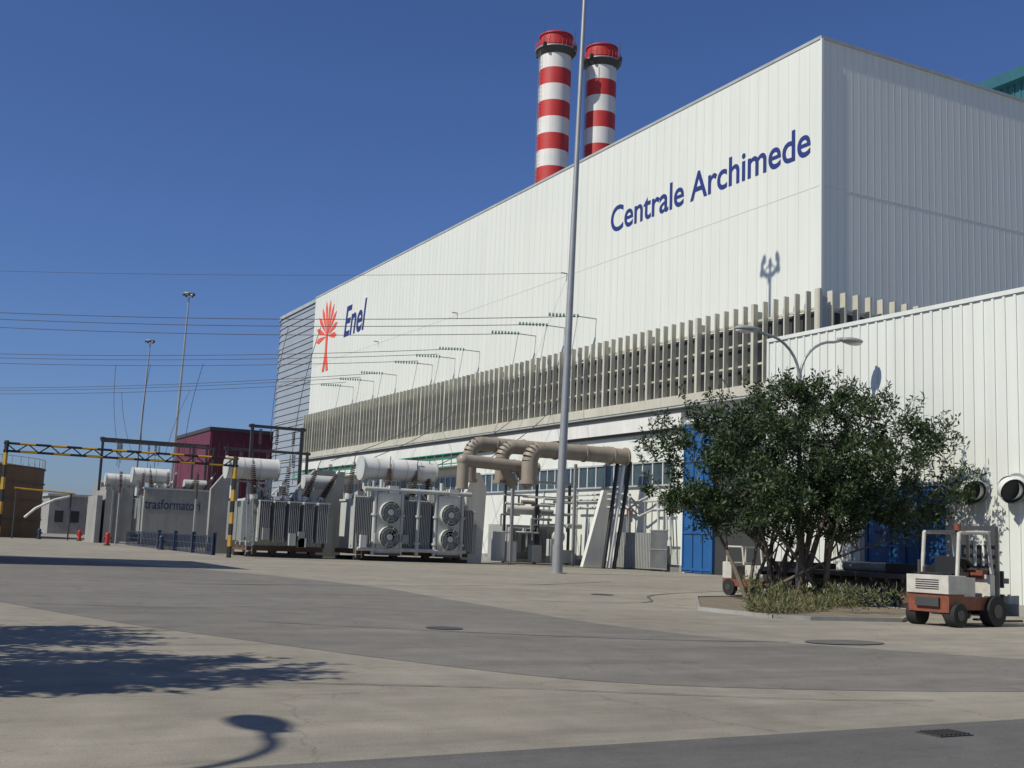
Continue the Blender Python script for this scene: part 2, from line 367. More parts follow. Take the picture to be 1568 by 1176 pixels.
# ------------------------------------------------------------------ masts & lamps
def mast(x,y,h,lean=(0,0)):
    b=B(); tx,ty=x+lean[0],y+lean[1]
    b.cyl((x,y,0),(x,y,.06),.55,n=12,k='steel'); b.cyl((x,y,.06),(tx,ty,h),.27,.11,n=16,k='steel')
    b.cyl((x,y,.06),(x,y,1.6),.31,.30,n=16,k='steel')
    b.cyl((tx,ty,h-.1),(tx,ty,h+.3),.2,.14,n=14,k='steel')
    pts=[(tx+.8*math.cos(a),ty+.8*math.sin(a),h+.05) for a in np.linspace(.75,5.5,17)]; b.tube(pts,.14,'steel',8)
    for a in (2.2,3.14,4.1): b.cyl((tx,ty,h+.05),(tx+.8*math.cos(a),ty+.8*math.sin(a),h+.05),.05,n=5,k='steel')
    for a in (.85,1.9,3.14,4.4,5.4):
        cx_,cy_=tx+.85*math.cos(a),ty+.85*math.sin(a); b.cyl((cx_,cy_,h-.28),(cx_,cy_,h),.2,.16,n=10,k='steeld')
    b.obj('light_mast')
mast(33.4,56.8,35.9,(.55,-.1)); mast(35,170.5,36,(.6,-.3)); mast(38.5,219,36,(.8,-.4))
def lamp(x,y,h,ang,n=2,arm=2.0):
    b=B(); b.cyl((x,y,0),(x,y,1.2),.11,n=12,k='steel'); b.cyl((x,y,1.2),(x,y,h-1.6),.08,.06,n=12,k='steel')
    for s in ((1,-1) if n==2 else (1,)):
        dx,dy=math.cos(ang)*s,math.sin(ang)*s; pts=[]
        for i in range(9):
            t=i/8*math.pi/2; pts.append((x+dx*(1-math.cos(t))*arm*.8,y+dy*(1-math.cos(t))*arm*.8,h-1.6+1.5*math.sin(t)))
        pts.append((x+dx*arm,y+dy*arm,h)); b.tube(pts,.05,'steel',8)
        R=Matrix.Rotation(math.atan2(dy,dx),3,'Z'); bb=B(); bb.ball((0,0,0),.48,.25,.12,'grey',14,8); bb.box(-.55,-.2,-.09,.09,-.05,.07,'grey')
        vs=[R@Vector(v)+Vector((x+dx*(arm+.4),y+dy*(arm+.4),h+.02)) for v in bb.v]; b.add(vs,bb.f,'grey',True)
        bb=B(); bb.ball((0,0,0),.33,.18,.08,'white',12,6); vs=[R@Vector(v)+Vector((x+dx*(arm+.5),y+dy*(arm+.5),h-.06)) for v in bb.v]; b.add(vs,bb.f,'white',True)
    b.obj('street_lamp')
lamp(27.4,30.4,9.2,math.radians(-8),2,1.75)
lamp(-6.0,7.7,9.0,math.radians(90),1,1.5)
# ------------------------------------------------------------------ transformers
def bushing(b,p,tilt,h,r=.22):
    p=Vector(p);d=Vector((tilt[0],tilt[1],1)).normalized()
    b.cyl(p,p+d*.35,r*1.1,n=12,k='tgrey')
    nn=int(h/.13)
    for i in range(nn):
        a=p+d*(.35+i*.13); rr=r*(1-.45*i/nn); b.cyl(a,a+d*.085,rr*1.25,rr*.7,n=10,k='brown')
    e=p+d*(.35+nn*.13); b.cyl(e,e+d*.25,r*.5,r*.4,n=8,k='steel'); b.cyl(e+d*.25,e+d*.8,.03,n=5,k='steeld')
def transformer(x0,x1,y0,dep=5.0,H=3.7,kind=0):
    P=empty('power_transformer'); b=B(); W=x1-x0; yt=y0+.8
    b.box(x0+.5,x1-.2,yt+.2,yt+.5,.0,.25,'steeld'); b.box(x0+.5,x1-.2,y0+dep-1,y0+dep-.7,0,.25,'steeld')
    for i in range(4): b.cyl((x0+1+i*(W-2)/3,yt+.1,.38),(x0+1+i*(W-2)/3,yt+.6,.38),.24,n=14,k='rust')
    b.box(x0+.5,x1-.3,yt,y0+dep-.5,.42,.75,'rust')
    b.box(x0+.7,x1-.5,yt+.15,y0+dep-.7,.75,H,'tgrey'); b.box(x0+.6,x1-.4,yt+.05,y0+dep-.6,H,H+.14,'tgrey')
    for i in range(int(W/.9)): b.box(x0+.9+i*.9,x0+1.0+i*.9,yt+.05,yt+.15,.75,H,'tgrey')
    b.obj('tank',P)
    b=B()
    def bank(xa,xb,ya,yb,z0,z1,along):
        if along=='x':
            nf=int((xb-xa)/.13)
            for i in range(nf): xx=xa+i*.13; b.box(xx,xx+.05,ya,yb,z0,z1,'tgrey2')
            for z in (z0+.15,z1-.15): b.cyl((xa,(ya+yb)/2,z),(xb,(ya+yb)/2,z),.09,n=8,k='tgrey')
        else:
            nf=int((yb-ya)/.13)
            for i in range(nf): yy=ya+i*.13; b.box(xa,xb,yy,yy+.05,z0,z1,'tgrey')
            for z in (z0+.15,z1-.15): b.cyl(((xa+xb)/2,ya,z),((xa+xb)/2,yb,z),.09,n=8,k='tgrey')
    if kind==0:
        nb=5; bw=(W-1.0)/nb
        for i in range(nb):
            bank(x0+1.0+i*bw,x0+1.0+i*bw+bw-.14,y0,y0+.75,1.05,H-.05,'x')
            b.box(x0+1.0+i*bw-.02,x0+1.0+i*bw+bw-.16,y0-.03,y0+.8,H-.05,H+.04,'tgrey')
            xm=x0+1.0+i*bw+bw*.45; b.tube([(xm,y0+.4,H-.1),(xm,y0+.35,H+.2),(xm,y0+1.0,H+.2)],.09,'steeld',8)
        for i in range(3): bank(x0,x0+.65,y0+.6+i*1.4,y0+1.8+i*1.4,1.05,H-.05,'y')
    else:
        for xa in (x0+1.6,x0+6.2):
            b.box(xa,xa+1.7,y0-.2,y0+.9,.55,H+.6,'tgrey')
            for zc in (1.65,3.35):
                b.cyl((xa+.85,y0-.55,zc),(xa+.85,y0-.2,zc),.74,n=28,k='tgrey',cap=False); b.cyl((xa+.85,y0-.3,zc),(xa+.85,y0-.25,zc),.72,n=28,k='grey')
                for rr in (.2,.4,.6):
                    pts=[(xa+.85+rr*math.cos(6.283*j/20),y0-.56,zc+rr*math.sin(6.283*j/20)) for j in range(21)]; b.tube(pts,.02,'steel',4)
                for aa in range(4):
                    t=aa*math.pi/4+.4; b.cyl((xa+.85-.72*math.cos(t),y0-.55,zc-.72*math.sin(t)),(xa+.85+.72*math.cos(t),y0-.55,zc+.72*math.sin(t)),.025,n=4,k='steel')
                b.cyl((xa+.85,y0-.6,zc),(xa+.85,y0-.3,zc),.2,n=12,k='tgrey')
            b.box(xa-.1,xa+1.8,y0-.3,y0+1,.4,.55,'steeld')
            b.cyl((xa+.3,y0+.1,H+.6),(xa+.3,y0+.1,H+1.5),.14,n=10,k='tgrey'); b.box(xa+.8,xa+1.5,y0-.2,y0+.4,H+.6,H+1.1,'white')
        bank(x0,x0+1.3,y0,y0+.8,.8,H+.3,'x'); bank(x0+3.6,x0+5.9,y0+.1,y0+.8,.8,H+.2,'x'); bank(x0+8.1,x1,y0+.2,y0+.8,.8,H-.3,'x')
        for xx in (x0+1.45,x0+3.45,x0+4.7,x0+6.05,x0+8.1): b.cyl((xx,y0-.05,.4),(xx,y0-.05,H+.8),.15,n=10,k='tgrey'); b.cyl((xx,y0-.05,1.2),(xx,y0-.05,1.35),.24,n=10,k='tgrey'); b.cyl((xx,y0-.05,3.1),(xx,y0-.05,3.25),.24,n=10,k='tgrey')
        b.cyl((x0+.6,y0-.05,H+.8),(x1-.6,y0-.05,H+.8),.17,n=10,k='tgrey'); b.cyl((x0+.3,y0-.1,.8),(x1-.9,y0-.1,.8),.14,n=10,k='tgrey')
    b.obj('radiators',P)
    b=B()
    if kind==0: ca,cb,cr,cz=x0-1.0,x0+2.4,.72,H+2.15
    else: ca,cb,cr,cz=x0+.9,x0+6.4,.80,H+2.3
    yy=y0+1.6; b.cyl((ca,yy,cz),(cb,yy,cz),cr,n=24,k='white'); b.cyl((ca-.08,yy,cz),(ca,yy,cz),cr+.06,n=24,k='tgrey'); b.cyl((cb,yy,cz),(cb+.08,yy,cz),cr+.06,n=24,k='tgrey')
    for xx in (ca+.5,cb-.5): b.box(xx-.07,xx+.07,yy-.5,yy+.5,H+.1,cz-.5,'tgrey')
    for xx in np.arange(ca+1,cb-.5,1.1): b.cyl((xx,yy,cz),(xx+.05,yy,cz),cr+.02,n=24,k='tgrey',cap=False)
    if kind==0:
        b.cyl((x1-1.6,y0+2.0,H+1.5),(x1+.6,y0+2.0,H+1.5),.5,n=20,k='tgrey'); b.box(x1-1,x1-.8,y0+1.9,y0+2.1,H,H+1.1,'tgrey')
    random.seed(int(x0*10))
    for i in range(24 if kind==0 else 38):
        xx=random.uniform(x0+.6,x1-.4); yy=random.uniform(y0+.5,y0+3.2); hh=random.uniform(.3,1.5)
        r_=random.choice([.06,.09,.14,.2]); b.cyl((xx,yy,H-.1),(xx,yy,H+hh),r_,n=8,k=random.choice(['tgrey','tgrey','grey','steeld','white']))
        if i%2: b.tube([(xx,yy,H+hh),(xx+random.uniform(-1,1),yy,H+hh),(xx+random.uniform(-1,1),yy+.4,H+.1)],.06,'tgrey',6)
        if i%3==0: b.box(xx-.25,xx+.25,yy-.2,yy+.2,H+.1,H+.1+hh*.7,random.choice(['tgrey','grey','white']))
    for i in range(5):
        xx=x0+.2+random.random()*(W-.6); za=random.uniform(.7,1.6); b.box(xx,xx+.45,y0-.3,y0-.06,za,za+random.uniform(.5,1.1),random.choice(['tgrey','white','grey']))
    b.box(x1-.25,x1+.25,y0+.6,y0+1.3,.7,2.8,'grey')
    for s in (0,.4): b.cyl((x0+.2+s,y0-.2,.2),(x0+.2+s,y0+.4,H+.4),.03,n=5,k='steel')
    for i in range(11): b.cyl((x0+.2,y0-.2+i*.055,.4+i*.33),(x0+.6,y0-.2+i*.055,.4+i*.33),.02,n=4,k='steel')
    b.obj('conservator_and_pipes',P)
    b=B()
    if kind==0: bs=[(x0+.7,-.10),(x0+2.9,0.05),(x0+4.3,.35),(x0+5.5,.55)]
    else: bs=[(x0-.3,.1),(x0+2.7,0),(x0+4.6,.1),(x0+5.9,0)]
    for i,(xx,tx) in enumerate(bs): bushing(b,(xx,y0+.6+.2*i,H+.1),(tx,-.05),2.0,.25)
    b.obj('bushings',P)
    return P
transformer(20.6,26.7,76,5,3.75,0)
transformer(27.9,37.3,75,5.5,4.1,1)
transformer(21.5,27.2,116,5,4.6,0)
transformer(23,29,142,5,5.0,0)
b=B()
b.box(41.9,47.6,79.5,83,.1,.4,'conc'); b.box(42.3,47.2,79.9,83,.4,3.0,'grey')
for i in range(22): b.box(42.4+i*.12+ (i//8)*.35,42.44+i*.12+(i//8)*.35,79.3,79.9,.9,2.8,'tgrey2')
b.cyl((42.3,80.3,4.2),(45.2,80.3,4.2),.38,n=18,k='white')
for xx in (42.8,44.8,46.2,47.0): b.cyl((xx,80.2,3),(xx,80.2,4.8),.1,n=8,k='tgrey')
for i in range(26):
    xx=random.uniform(41,47.5); z0=random.uniform(2.0,5.4); L_=random.uniform(.6,2.2); b.cyl((xx,79.1,z0),(min(xx+L_,48.6),79.1,z0),random.choice([.07,.1,.16]),n=8,k=random.choice(['tgrey','white','grey','duct'])); 
    if i%2: b.cyl((xx,79.1,z0),(xx,79.1,z0-random.uniform(.5,2)),.08,n=8,k=random.choice(['tgrey','grey','steeld']))
b.cyl((46.4,78.7,2.2),(46.4,79.2,2.2),.5,n=20,k='tgrey')
for xx in (41.8,44.6,47.6): b.box(xx-.08,xx+.08,79.3,79.5,0,6.5,'steeld')
b.box(41.7,47.8,79.25,79.55,6.3,6.5,'steel'); b.box(41.7,47.8,79.25,79.55,5.2,5.32,'steel')
for (xa,z0,z1,k) in ((40.2,.2,2.4,'tgrey'),(41.2,.2,1.7,'white'),(43.4,.2,1.5,'grey'),(45.0,.2,2.0,'tgrey'),(46.2,.2,1.2,'grey')): b.box(xa,xa+.8,77.6,78.3,z0,z1,k)
b.obj('auxiliary_transformer')
def fw(pts,y0,y1,k='conc'):
    b=B(); b.slabxz(pts,y0,y1,k); b.obj('firewall')
fw([(25.8,0),(29.3,0),(29.3,6.3),(27.0,6.3),(25.8,5.0)],81.3,81.8)
fw([(36.0,0),(39.0,0),(39.2,5.6),(38.6,6.7),(38.0,6.7)],77.5,78,'white')
fw([(46.7,0),(48.4,0),(49.35,5.9),(48.4,5.9)],75.6,76.0,'white')
fw([(20.2,0),(22.2,0),(22.2,6.2),(21.4,6.2),(20.2,4.6)],84,84.5)
b=B(); b.box(20.3,27.0,109.6,110,0,5.2,'conc'); b.box(20.2,27.1,109.5,110.1,5.2,5.35,'trim')
o=b.obj('sign_wall')
cu=bpy.data.curves.new('lettering','FONT'); cu.body='trasformatori'; cu.size=1.3; cu.extrude=.01; cu.offset=.01; cu.materials.append(M['fence'])
to=bpy.data.objects.new('lettering',cu); sc.collection.objects.link(to); to.parent=o; to.rotation_euler=(math.pi/2,0,0); to.location=(20.4,109.58,3.4); to.scale=(.72,1,1)
for (xa,ya,hh,k,wd) in ((18.4,119,5.2,'conc',1.6),(20.6,134,6.0,'conc',3),(22.5,150,7.0,'conc',4),(25.5,165,8,'conc',5),(17.6,119,4.6,'conc',.5)):
    b=B(); b.box(xa,xa+wd,ya,ya+.5,0,hh,k); b.box(xa,xa+.4,ya+.5,ya+6,0,hh,k)
    i=0
    while .6+i*1.1+.2<wd: b.box(xa+.6+i*1.1,xa+.8+i*1.1,ya-.12,ya,0,hh,k); i+=1
    b.obj('firewall')
b=B()
def duct(y,x0,x1,z,r,drop):
    pts=[(x0,y,z-drop)]+[(x0+ .9*(1-math.cos(t)),y,z-.9+.9*math.sin(t)) for t in np.linspace(0,math.pi/2,7)]
    b.tube(pts,r,'duct',16); b.cyl((x0+.9,y,z),(x1,y,z),r,n=20,k='duct'); b.cyl((x1-.1,y,z),(x1+.05,y,z),r+.1,n=20,k='duct')
    for xx in np.arange(x0+2,x1,2.4): b.cyl((xx,y,z),(xx+.12,y,z),r+.07,n=20,k='duct')
    b.cyl((x0,y,z-drop-.1),(x0,y,z-drop+.15),r+.12,n=18,k='duct')
duct(71.5,39.5,47.6,8.25,.58,2.4); duct(74,38.6,49.3,8.5,.50,2.6); duct(76.5,37.2,49.3,8.8,.52,2.8)
b.cyl((35.0,73,7.2),(41,73,7.0),.44,n=18,k='duct'); b.ball((35.0,73,7.2),.48,.48,.48,'duct'); b.cyl((35,73,7.2),(35,73,5.2),.42,n=16,k='duct')
for xx in (38.2,39.4): b.cyl((xx,73,7.0),(xx+.9,73,5.6),.36,n=14,k='duct')
for xx in (41.5,47): b.box(xx-.1,xx+.1,77.5,77.7,0,7.9,'steel')
b.obj('bus_ducts')
b=B()
for i,k in enumerate(('black','white','black')):
    b.tube([(47.0+i*.55,71.6,7.9),(46.4+i*.5,71.3,4.5),(45.6+i*.45,71,.05)],.15,k,10)
b.obj('cable_conduits')
b=B()
for (y,z) in ((69,5.4),(70,5.0),(68.5,4.4)): 
    b.tube([(48.8,y+12,z+.2),(48.8,y+4,z+.2),(48.6,y+2.5,z-.5),(48.8,y+1,z),(48.8,y-1,z),(48.8,y-1.3,z-3.2)],.08,'tgrey',8)
for y in (68.0,70.4,72.5): b.box(48.7,48.85,y,y+.12,0,5.6,'steel')
b.obj('pipe_rack')
b=B(); b.box(48.9,49.2,73.0,73.5,4.0,4.6,'red'); b.box(48.85,48.9,73.05,73.45,4.05,4.55,'white'); b.box(49.0,49.1,73.2,73.3,0,4,'steel'); b.obj('fire_hose_cabinet')
b=B()
for i in range(26): b.box(48.2,48.24,66.9+i*.08,66.93+i*.08,.1,2.9,'steel')
for z in (.15,1.5,2.85): b.box(48.16,48.28,66.85,69,z,z+.07,'steel')
b.obj('steel_gate')
# ------------------------------------------------------------------ striped gantry
b=B()
def striped(p0,p1,w_,n_):
    p0=Vector(p0);p1=Vector(p1)
    for i in range(n_):
        a=p0.lerp(p1,i/n_);c_=p0.lerp(p1,(i+1)/n_); b.cyl(a,c_,w_,n=4,k='yellow' if i%2 else 'black',smooth=False)
striped((5.45,72,0),(5.45,72,6.3),.12,9); striped((18.7,72,0),(18.7,72,6.3),.15,9)
striped((5.3,72,6.15),(18.9,72,6.15),.07,16); striped((5.3,72,5.7),(18.9,72,5.7),.07,15)
for i in range(22): 
    xa=5.4+i*.6; b.cyl((xa,72,5.7 if i%2 else 6.15),(xa+.6,72,6.15 if i%2 else 5.7),.035,n=4,k='steeld')
b.obj('height_gauge_gantry')
b=B()
b.cyl((16.6,130,0),(16.6,130,4.9),.09,n=8,k='steeld'); b.tube([(11.0,130,5.2),(17,130,4.9)],.09,'yellow',8); b.tube([(16.4,130,4.6),(15,130,4.2),(13.2,130,3.2),(12.2,130,2.2)],.13,'white',8); b.cyl((11.2,130,0),(11.2,130,5.2),.08,n=6,k='steeld')
b.obj('barrier_frame')
def portal(xa,xb,y,h):
    b=B()
    for x in (xa,xb):
        b.box(x-.12,x+.12,y-.12,y+.12,0,h,'steeld')
    b.box(xa-.3,xb+.3,y-.1,y+.1,h-.3,h-.05,'steeld'); 
    for i in range(3):
        x=xa+(xb-xa)*(i+.5)/3
        for j in range(8): b.cyl((x,y,h-.4-j*.16),(x,y,h-.5-j*.16),.14,n=8,k='brown')
        b.cyl((x,y,h-1.7),(x,y,h-3.2),.03,n=4,k='steeld')
    b.obj('steel_portal')
portal(25.9,30.2,95,10.6); portal(19,30,128,11.0); portal(22,33,148,12.2); portal(26,42,175,14); portal(27.2,35,108,9.5)
b=B()
for (x,y,h) in ((21,92,6.3),(23.5,92,6.5),(26,92,6.5),(30.5,88,7.5),(33,88,7.5),(18.5,112,7),(20.5,112,7),(22.8,112,7.2),(25.5,112,7.4)):
    b.cyl((x,y,0),(x,y,h-2.2),.09,n=8,k='steel')
    for j in range(14): b.cyl((x,y,h-2.2+j*.14),(x,y,h-2.11+j*.14),.18,.11,n=8,k='brown')
b.obj('post_insulators')
# ------------------------------------------------------------------ power lines
b=B()
def wire(p,q_,sag,r=.035,n_=28):
    p=Vector(p);q_=Vector(q_);pts=[]
    for i in range(n_+1):
        t=i/n_; v=p.lerp(q_,t); v.z-=4*sag*t*(1-t); pts.append(v)
    b.tube(pts,r,'steeld',4)
for k,((x,y,z),(x2,y2)) in enumerate((((47.4,84,20),(7,115)),((47.4,106,20.2),(9.3,144)),((47.4,128,20.2),(12,180)))):
    dx,dy=x2-x,y2-y; s=1.75
    for j,(oy,oz) in enumerate(((-5,.0),(0,.1),(5,.0))):
        wire((x,y+oy,z+oz),(x+dx*s,y+oy*.8+dy*s,z+2.2+oz),1.2,.03)
wire((49,84,24.8),(49-41*1.8,84+31*1.8,26.5),.9,.018)
def drop(p,q_,bow=.3):
    p=Vector(p);q_=Vector(q_);pts=[]
    for i in range(11):
        t=i/10; v=p.lerp(q_,t); v.x-=bow*math.sin(math.pi*t); pts.append(v)
    b.tube(pts,.03,'steeld',4)
drop((29.3,98,19.6),(27.5,95,9.2)); drop((31.5,95.7,19.6),(29.5,95,9.2))
drop((28.2,125,19.5),(27.5,128,9.6)); drop((23.6,130,19.5),(23,128,9.6)); drop((20.4,133,19.5),(20.6,128,9.6))
drop((32.4,150,19.4),(29.5,148,10.6)); drop((25.6,160,19.5),(25.5,148,10.6))
drop((46.9,79,14),(37,77,6.5),-1); drop((46.9,84,14),(34,77,6.5),-1); drop((46.9,100,14),(33,88,7.5),-1); drop((46.9,106,14),(30.5,88,7.5),-1)
b.obj('power_lines')
# ------------------------------------------------------------------ fence, misc left
b=B(); y=78
while y<111:
    b.box(19.2,19.26,y,y+.05,0,1.3,'fence'); y+=.45 if y<95 else .6
for z in (.15,.7,1.22): b.box(19.19,19.27,78,111,z,z+.06,'fence')
for y in (78,84,90,96): b.box(19.1,19.35,y,y+.3,0,1.5,'fence')
b.obj('metal_railing')
for i,(x,y,k) in enumerate(((16.5,104,'red'),(17.5,128,'red'),(15.5,150,'red'),(14,132,'fence'),(18.6,92,'fence'))):
    b=B(); b.cyl((x,y,0),(x,y,.9),.18,n=12,k=k); b.ball((x,y,.95),.2,.2,.18,k); b.cyl((x-.3,y,.65),(x+.3,y,.65),.09,n=10,k=k); b.cyl((x,y,0),(x,y,.12),.28,n=12,k='steeld'); b.obj('fire_hydrant')
b=B(); b.box(46.8,80,198,225,0,18.6,'maroon'); b.box(46.6,80.2,197.8,225.2,18.6,19.2,'steeld')
for i in range(24): b.box(47+i*1.4,47.2+i*1.4,197.9,198,0,18.6,'maroon')
b.obj('maroon_building')
b=B(); b.cyl((2.2,150,0),(2.2,150,8.0),13.6,n=64,k='rust'); b.cyl((2.2,150,8.0),(2.2,150,8.6),13.6,9,n=64,k='rust')
for z in (2.0,4.2,6.2,7.9): b.cyl((2.2,150,z),(2.2,150,z+.15),13.75,n=64,k='steeld',cap=False)
for i in range(60):
    t=6.283*i/60; b.cyl((2.2+13.6*math.cos(t),150+13.6*math.sin(t),8),(2.2+13.6*math.cos(t),150+13.6*math.sin(t),9),.04,n=4,k='steel')
b.cyl((2.2,150,9),(2.2,150,9.07),13.65,n=60,k='steel',cap=False); b.obj('storage_tank')
b=B(); b.box(-20,50,236,240,0,3.0,'rust'); 
for i in range(24): b.box(-20+i*2.9,-19.7+i*2.9,235.8,236,0,3.3,'conc')
b.obj('boundary_wall')
b=B(); b.box(24,38,215,226,0,6.5,'conc'); b.box(23.6,38.4,214.6,226.4,6.5,6.9,'trim')
for i in range(5): b.box(25+i*2.6,26.4+i*2.6,214.9,215,2,4,'dark')
b.obj('distant_building')
# ------------------------------------------------------------------ trees
def leaves(centers,radii,nper,ln,wd,up=.25):
    C=np.repeat(np.array(centers),nper,0); Rr=np.repeat(np.array(radii),nper)
    n_=len(C); d=rng.normal(size=(n_,3)); d/=np.linalg.norm(d,axis=1)[:,None]
    P_=C+d*(Rr*rng.random(n_)**.45)[:,None]*np.array([1,1,.85])
    ax=rng.normal(size=(n_,3))+d*.9; ax[:,2]+=up; ax/=np.linalg.norm(ax,axis=1)[:,None]
    sd=np.cross(ax,rng.normal(size=(n_,3))); sd/=np.linalg.norm(sd,axis=1)[:,None]
    L_=(ln*(.6+.8*rng.random(n_)))[:,None]; W_=(wd*(.7+.6*rng.random(n_)))[:,None]
    a=P_;b_=P_+ax*L_*.5+sd*W_*.5;c_=P_+ax*L_;e_=P_+ax*L_*.5-sd*W_*.5
    V=np.stack([a,b_,c_,e_],1).reshape(-1,3); return V
def meshquads(name,V,mk,parent):
    me=bpy.data.meshes.new(name); n_=len(V)//4
    me.vertices.add(len(V)); me.vertices.foreach_set('co',V.ravel()); me.loops.add(4*n_); me.loops.foreach_set('vertex_index',np.arange(4*n_))
    me.polygons.add(n_); me.polygons.foreach_set('loop_start',np.arange(n_)*4); me.polygons.foreach_set('loop_total',np.full(n_,4)); me.update(calc_edges=True); me.validate()
    me.materials.append(M[mk]); o=bpy.data.objects.new(name,me); sc.collection.objects.link(o)
    if parent:o.parent=parent
    return o
def tree(name,bases,cen,rx,ry,rz,ang,ncl,nper,seed,ln=.17,wd=.055,clr=.5,shoots=150,zmin=None,fixed=None):
    random.seed(seed); P=empty(name); R=Matrix.Rotation(ang,3,'Z'); cen=Vector(cen)
    cl=[];rad=[]
    lob=fixed if fixed else [(random.uniform(0,6.28),random.uniform(-1,1),random.uniform(.78,1.08)) for _ in range(16)]
    def env(d):
        s=.86
        for a,z,m_ in lob:
            v=Vector((math.cos(a)*math.sqrt(1-z*z),math.sin(a)*math.sqrt(1-z*z),z)); s+= (m_-.86)*max(0,d.dot(v))**7
        return s
    while len(cl)<ncl:
        d=Vector((random.gauss(0,1),random.gauss(0,1),random.gauss(0,1))).normalized()
        rr=env(d)*random.random()**.33
        p=cen+R@Vector((d.x*rx*rr,d.y*ry*rr,d.z*rz*rr))
        if zmin and p.z<zmin+random.uniform(-.4,.5): continue
        cl.append(tuple(p)); rad.append(random.uniform(.35,1.2)*clr)
    V=[leaves(cl,rad,nper,ln,wd)]
    sh=[]
    tb=B()
    for i in range(shoots):
        d=Vector((random.gauss(0,1),random.gauss(0,1),random.gauss(.25,1))).normalized()
        rr=env(d)*random.uniform(.80,.95); p=cen+R@Vector((d.x*rx*rr,d.y*ry*rr,d.z*rz*rr))
        if zmin and p.z<zmin: continue
        q_=p+(R@d*.6+Vector((random.uniform(-.2,.2),random.uniform(-.2,.2),.7))).normalized()*random.uniform(.5,1.05)
        tb.cyl(p,q_,.012,.006,n=4,k='bark',cap=False)
        for t in np.linspace(.1,1,8): sh.append(tuple(p.lerp(q_,t)))
    V.append(leaves(sh,[.09]*len(sh),5,ln*1.05,wd,.5))
    meshquads('foliage',np.concatenate(V),'leaf',P)
    for bx,by,r0 in bases:
        base=Vector((bx,by,0)); 
        for j in range(4):
            tgt=Vector(random.choice(cl)); tgt=Vector((bx,by,0)).lerp(tgt,.85)
            mid=base.lerp(tgt,.4)+Vector((random.uniform(-.3,.3),random.uniform(-.3,.3),.6+.3*random.random()))
            if tgt.z<2.2: tgt.z=2.4
            pts=[]
            for i in range(9):
                t=i/8; pts.append(base*(1-t)**2+mid*2*t*(1-t)+tgt*t*t)
            tb.tube(pts,r0*(.75 if j else 1),'bark',8,r1=.02)
            for k_ in range(5):
                s=pts[random.randint(3,7)]; e=min(cl,key=lambda c_:(Vector(c_)-s).length+random.uniform(0,1.5)); tb.tube([s,s.lerp(Vector(e),.5)+Vector((0,0,.15)),Vector(e)],.035,'bark',5,r1=.01)
    tb.obj('trunk_and_limbs',P)
    return P
lobes=[(math.pi,.05,1.06),(math.pi,.45,.96),(2.6,.75,.92),(3.6,.3,1.0),(0,.35,1.04),(.3,-.1,1.04),(0,-.35,1.0),(6.0,.65,.98),(1.6,.2,1.0),(4.7,.2,1.02),(4.5,.75,1.02),(1.2,.85,1.0),(math.pi,-.35,.98),(4.7,-.5,.95)]
tree('broadleaf_tree',[(26.0,28.8,.17),(25.4,29.5,.12),(26.5,28.1,.11),(24.3,29.3,.09)],(25.95,29.0,4.2),4.5,2.9,3.05,math.radians(-47),380,155,3,.17,.058,.5,170,2.25,lobes)
tree('shade_tree',[(-4.4,13.6,.2)],(-4.2,13.9,5.2),2.6,2.2,2.2,0,140,60,5,.24,.10,.55,60)
tree('shade_tree',[(-4.4,18.6,.2)],(-4.5,18.2,4.9),2.5,2.3,2.0,0,120,60,6,.24,.10,.55,60)
pl=[(19.7,25.8),(19.9,23.0),(20.6,22.4),(23.2,21.9),(28.0,25.6),(28.2,31.5),(27.0,32.6),(24,31.6)]
b=B(); b.prism(pl,0,.07,'soil'); P=b.obj('planter_bed')
k=B()
for i in range(len(pl)):
    a=Vector((*pl[i],0));c_=Vector((*pl[(i+1)%len(pl)],0)); d=(c_-a).normalized(); nn=Vector((-d.y,d.x,0))*.05
    vs=[a-nn,c_-nn,c_+nn,a+nn]; k.add(vs+[v+Vector((0,0,.10)) for v in vs],[(4,5,6,7),(0,1,5,4),(1,2,6,5),(2,3,7,6),(3,0,4,7)],'conc')
k.obj('kerb',P)
cl=[];rad=[];dc=[];dr=[]
for i in range(230):
    t=random.random();u=random.random(); x=19.9+t*7; y=22.8+t*4.4+u*2.4*(.5+t); 
    if random.random()<.45: cl.append((x,y,.13+random.random()*.12)); rad.append(random.uniform(.1,.3))
    else: dc.append((x,y,.12+random.random()*.08)); dr.append(random.uniform(.1,.35))
for (x,y,s) in ((24.3,29.2,.8),(25.0,28.4,.6),(22.3,25.8,.4),(23.9,24.4,.7),(24.8,24.2,.7),(26.3,28.0,.6),(21,24.5,.35),(25.6,27.4,.6)):
    for j in range(8): cl.append((x+random.uniform(-.5,.5),y+random.uniform(-.5,.5),.2+random.random()*s*.7)); rad.append(.25)
meshquads('weeds',leaves(cl,rad,45,.16,.03,1.2),'weed',P)
meshquads('dry_grass',leaves(dc,dr,30,.14,.02,1.4),'dry',P)
b=B(); b.box(-14,1.5,50,61,0,12.2,'conc'); b.box(-14.2,1.7,49.8,61.2,12.2,12.5,'trim')  # block out of view at left, added to cast the shade band across the road
for i in range(5): b.box(1.5,1.56,51+i*2,52.2+i*2,1,2.6,'glass'); b.box(-12.5+i*2.8,-11+i*2.8,49.94,50,1,2.6,'glass')
b.obj('unseen_shadow_building')
cl=[];rad=[]
for i in range(300):
    a=random.uniform(-.35,.35); d=random.uniform(245,420); cl.append((d*math.sin(a),d*math.cos(a),random.uniform(.5,2.6))); rad.append(random.uniform(1.2,3.0))
meshquads('distant_scrub',leaves(cl,rad,35,1.3,.7,.3),'leaf',None)
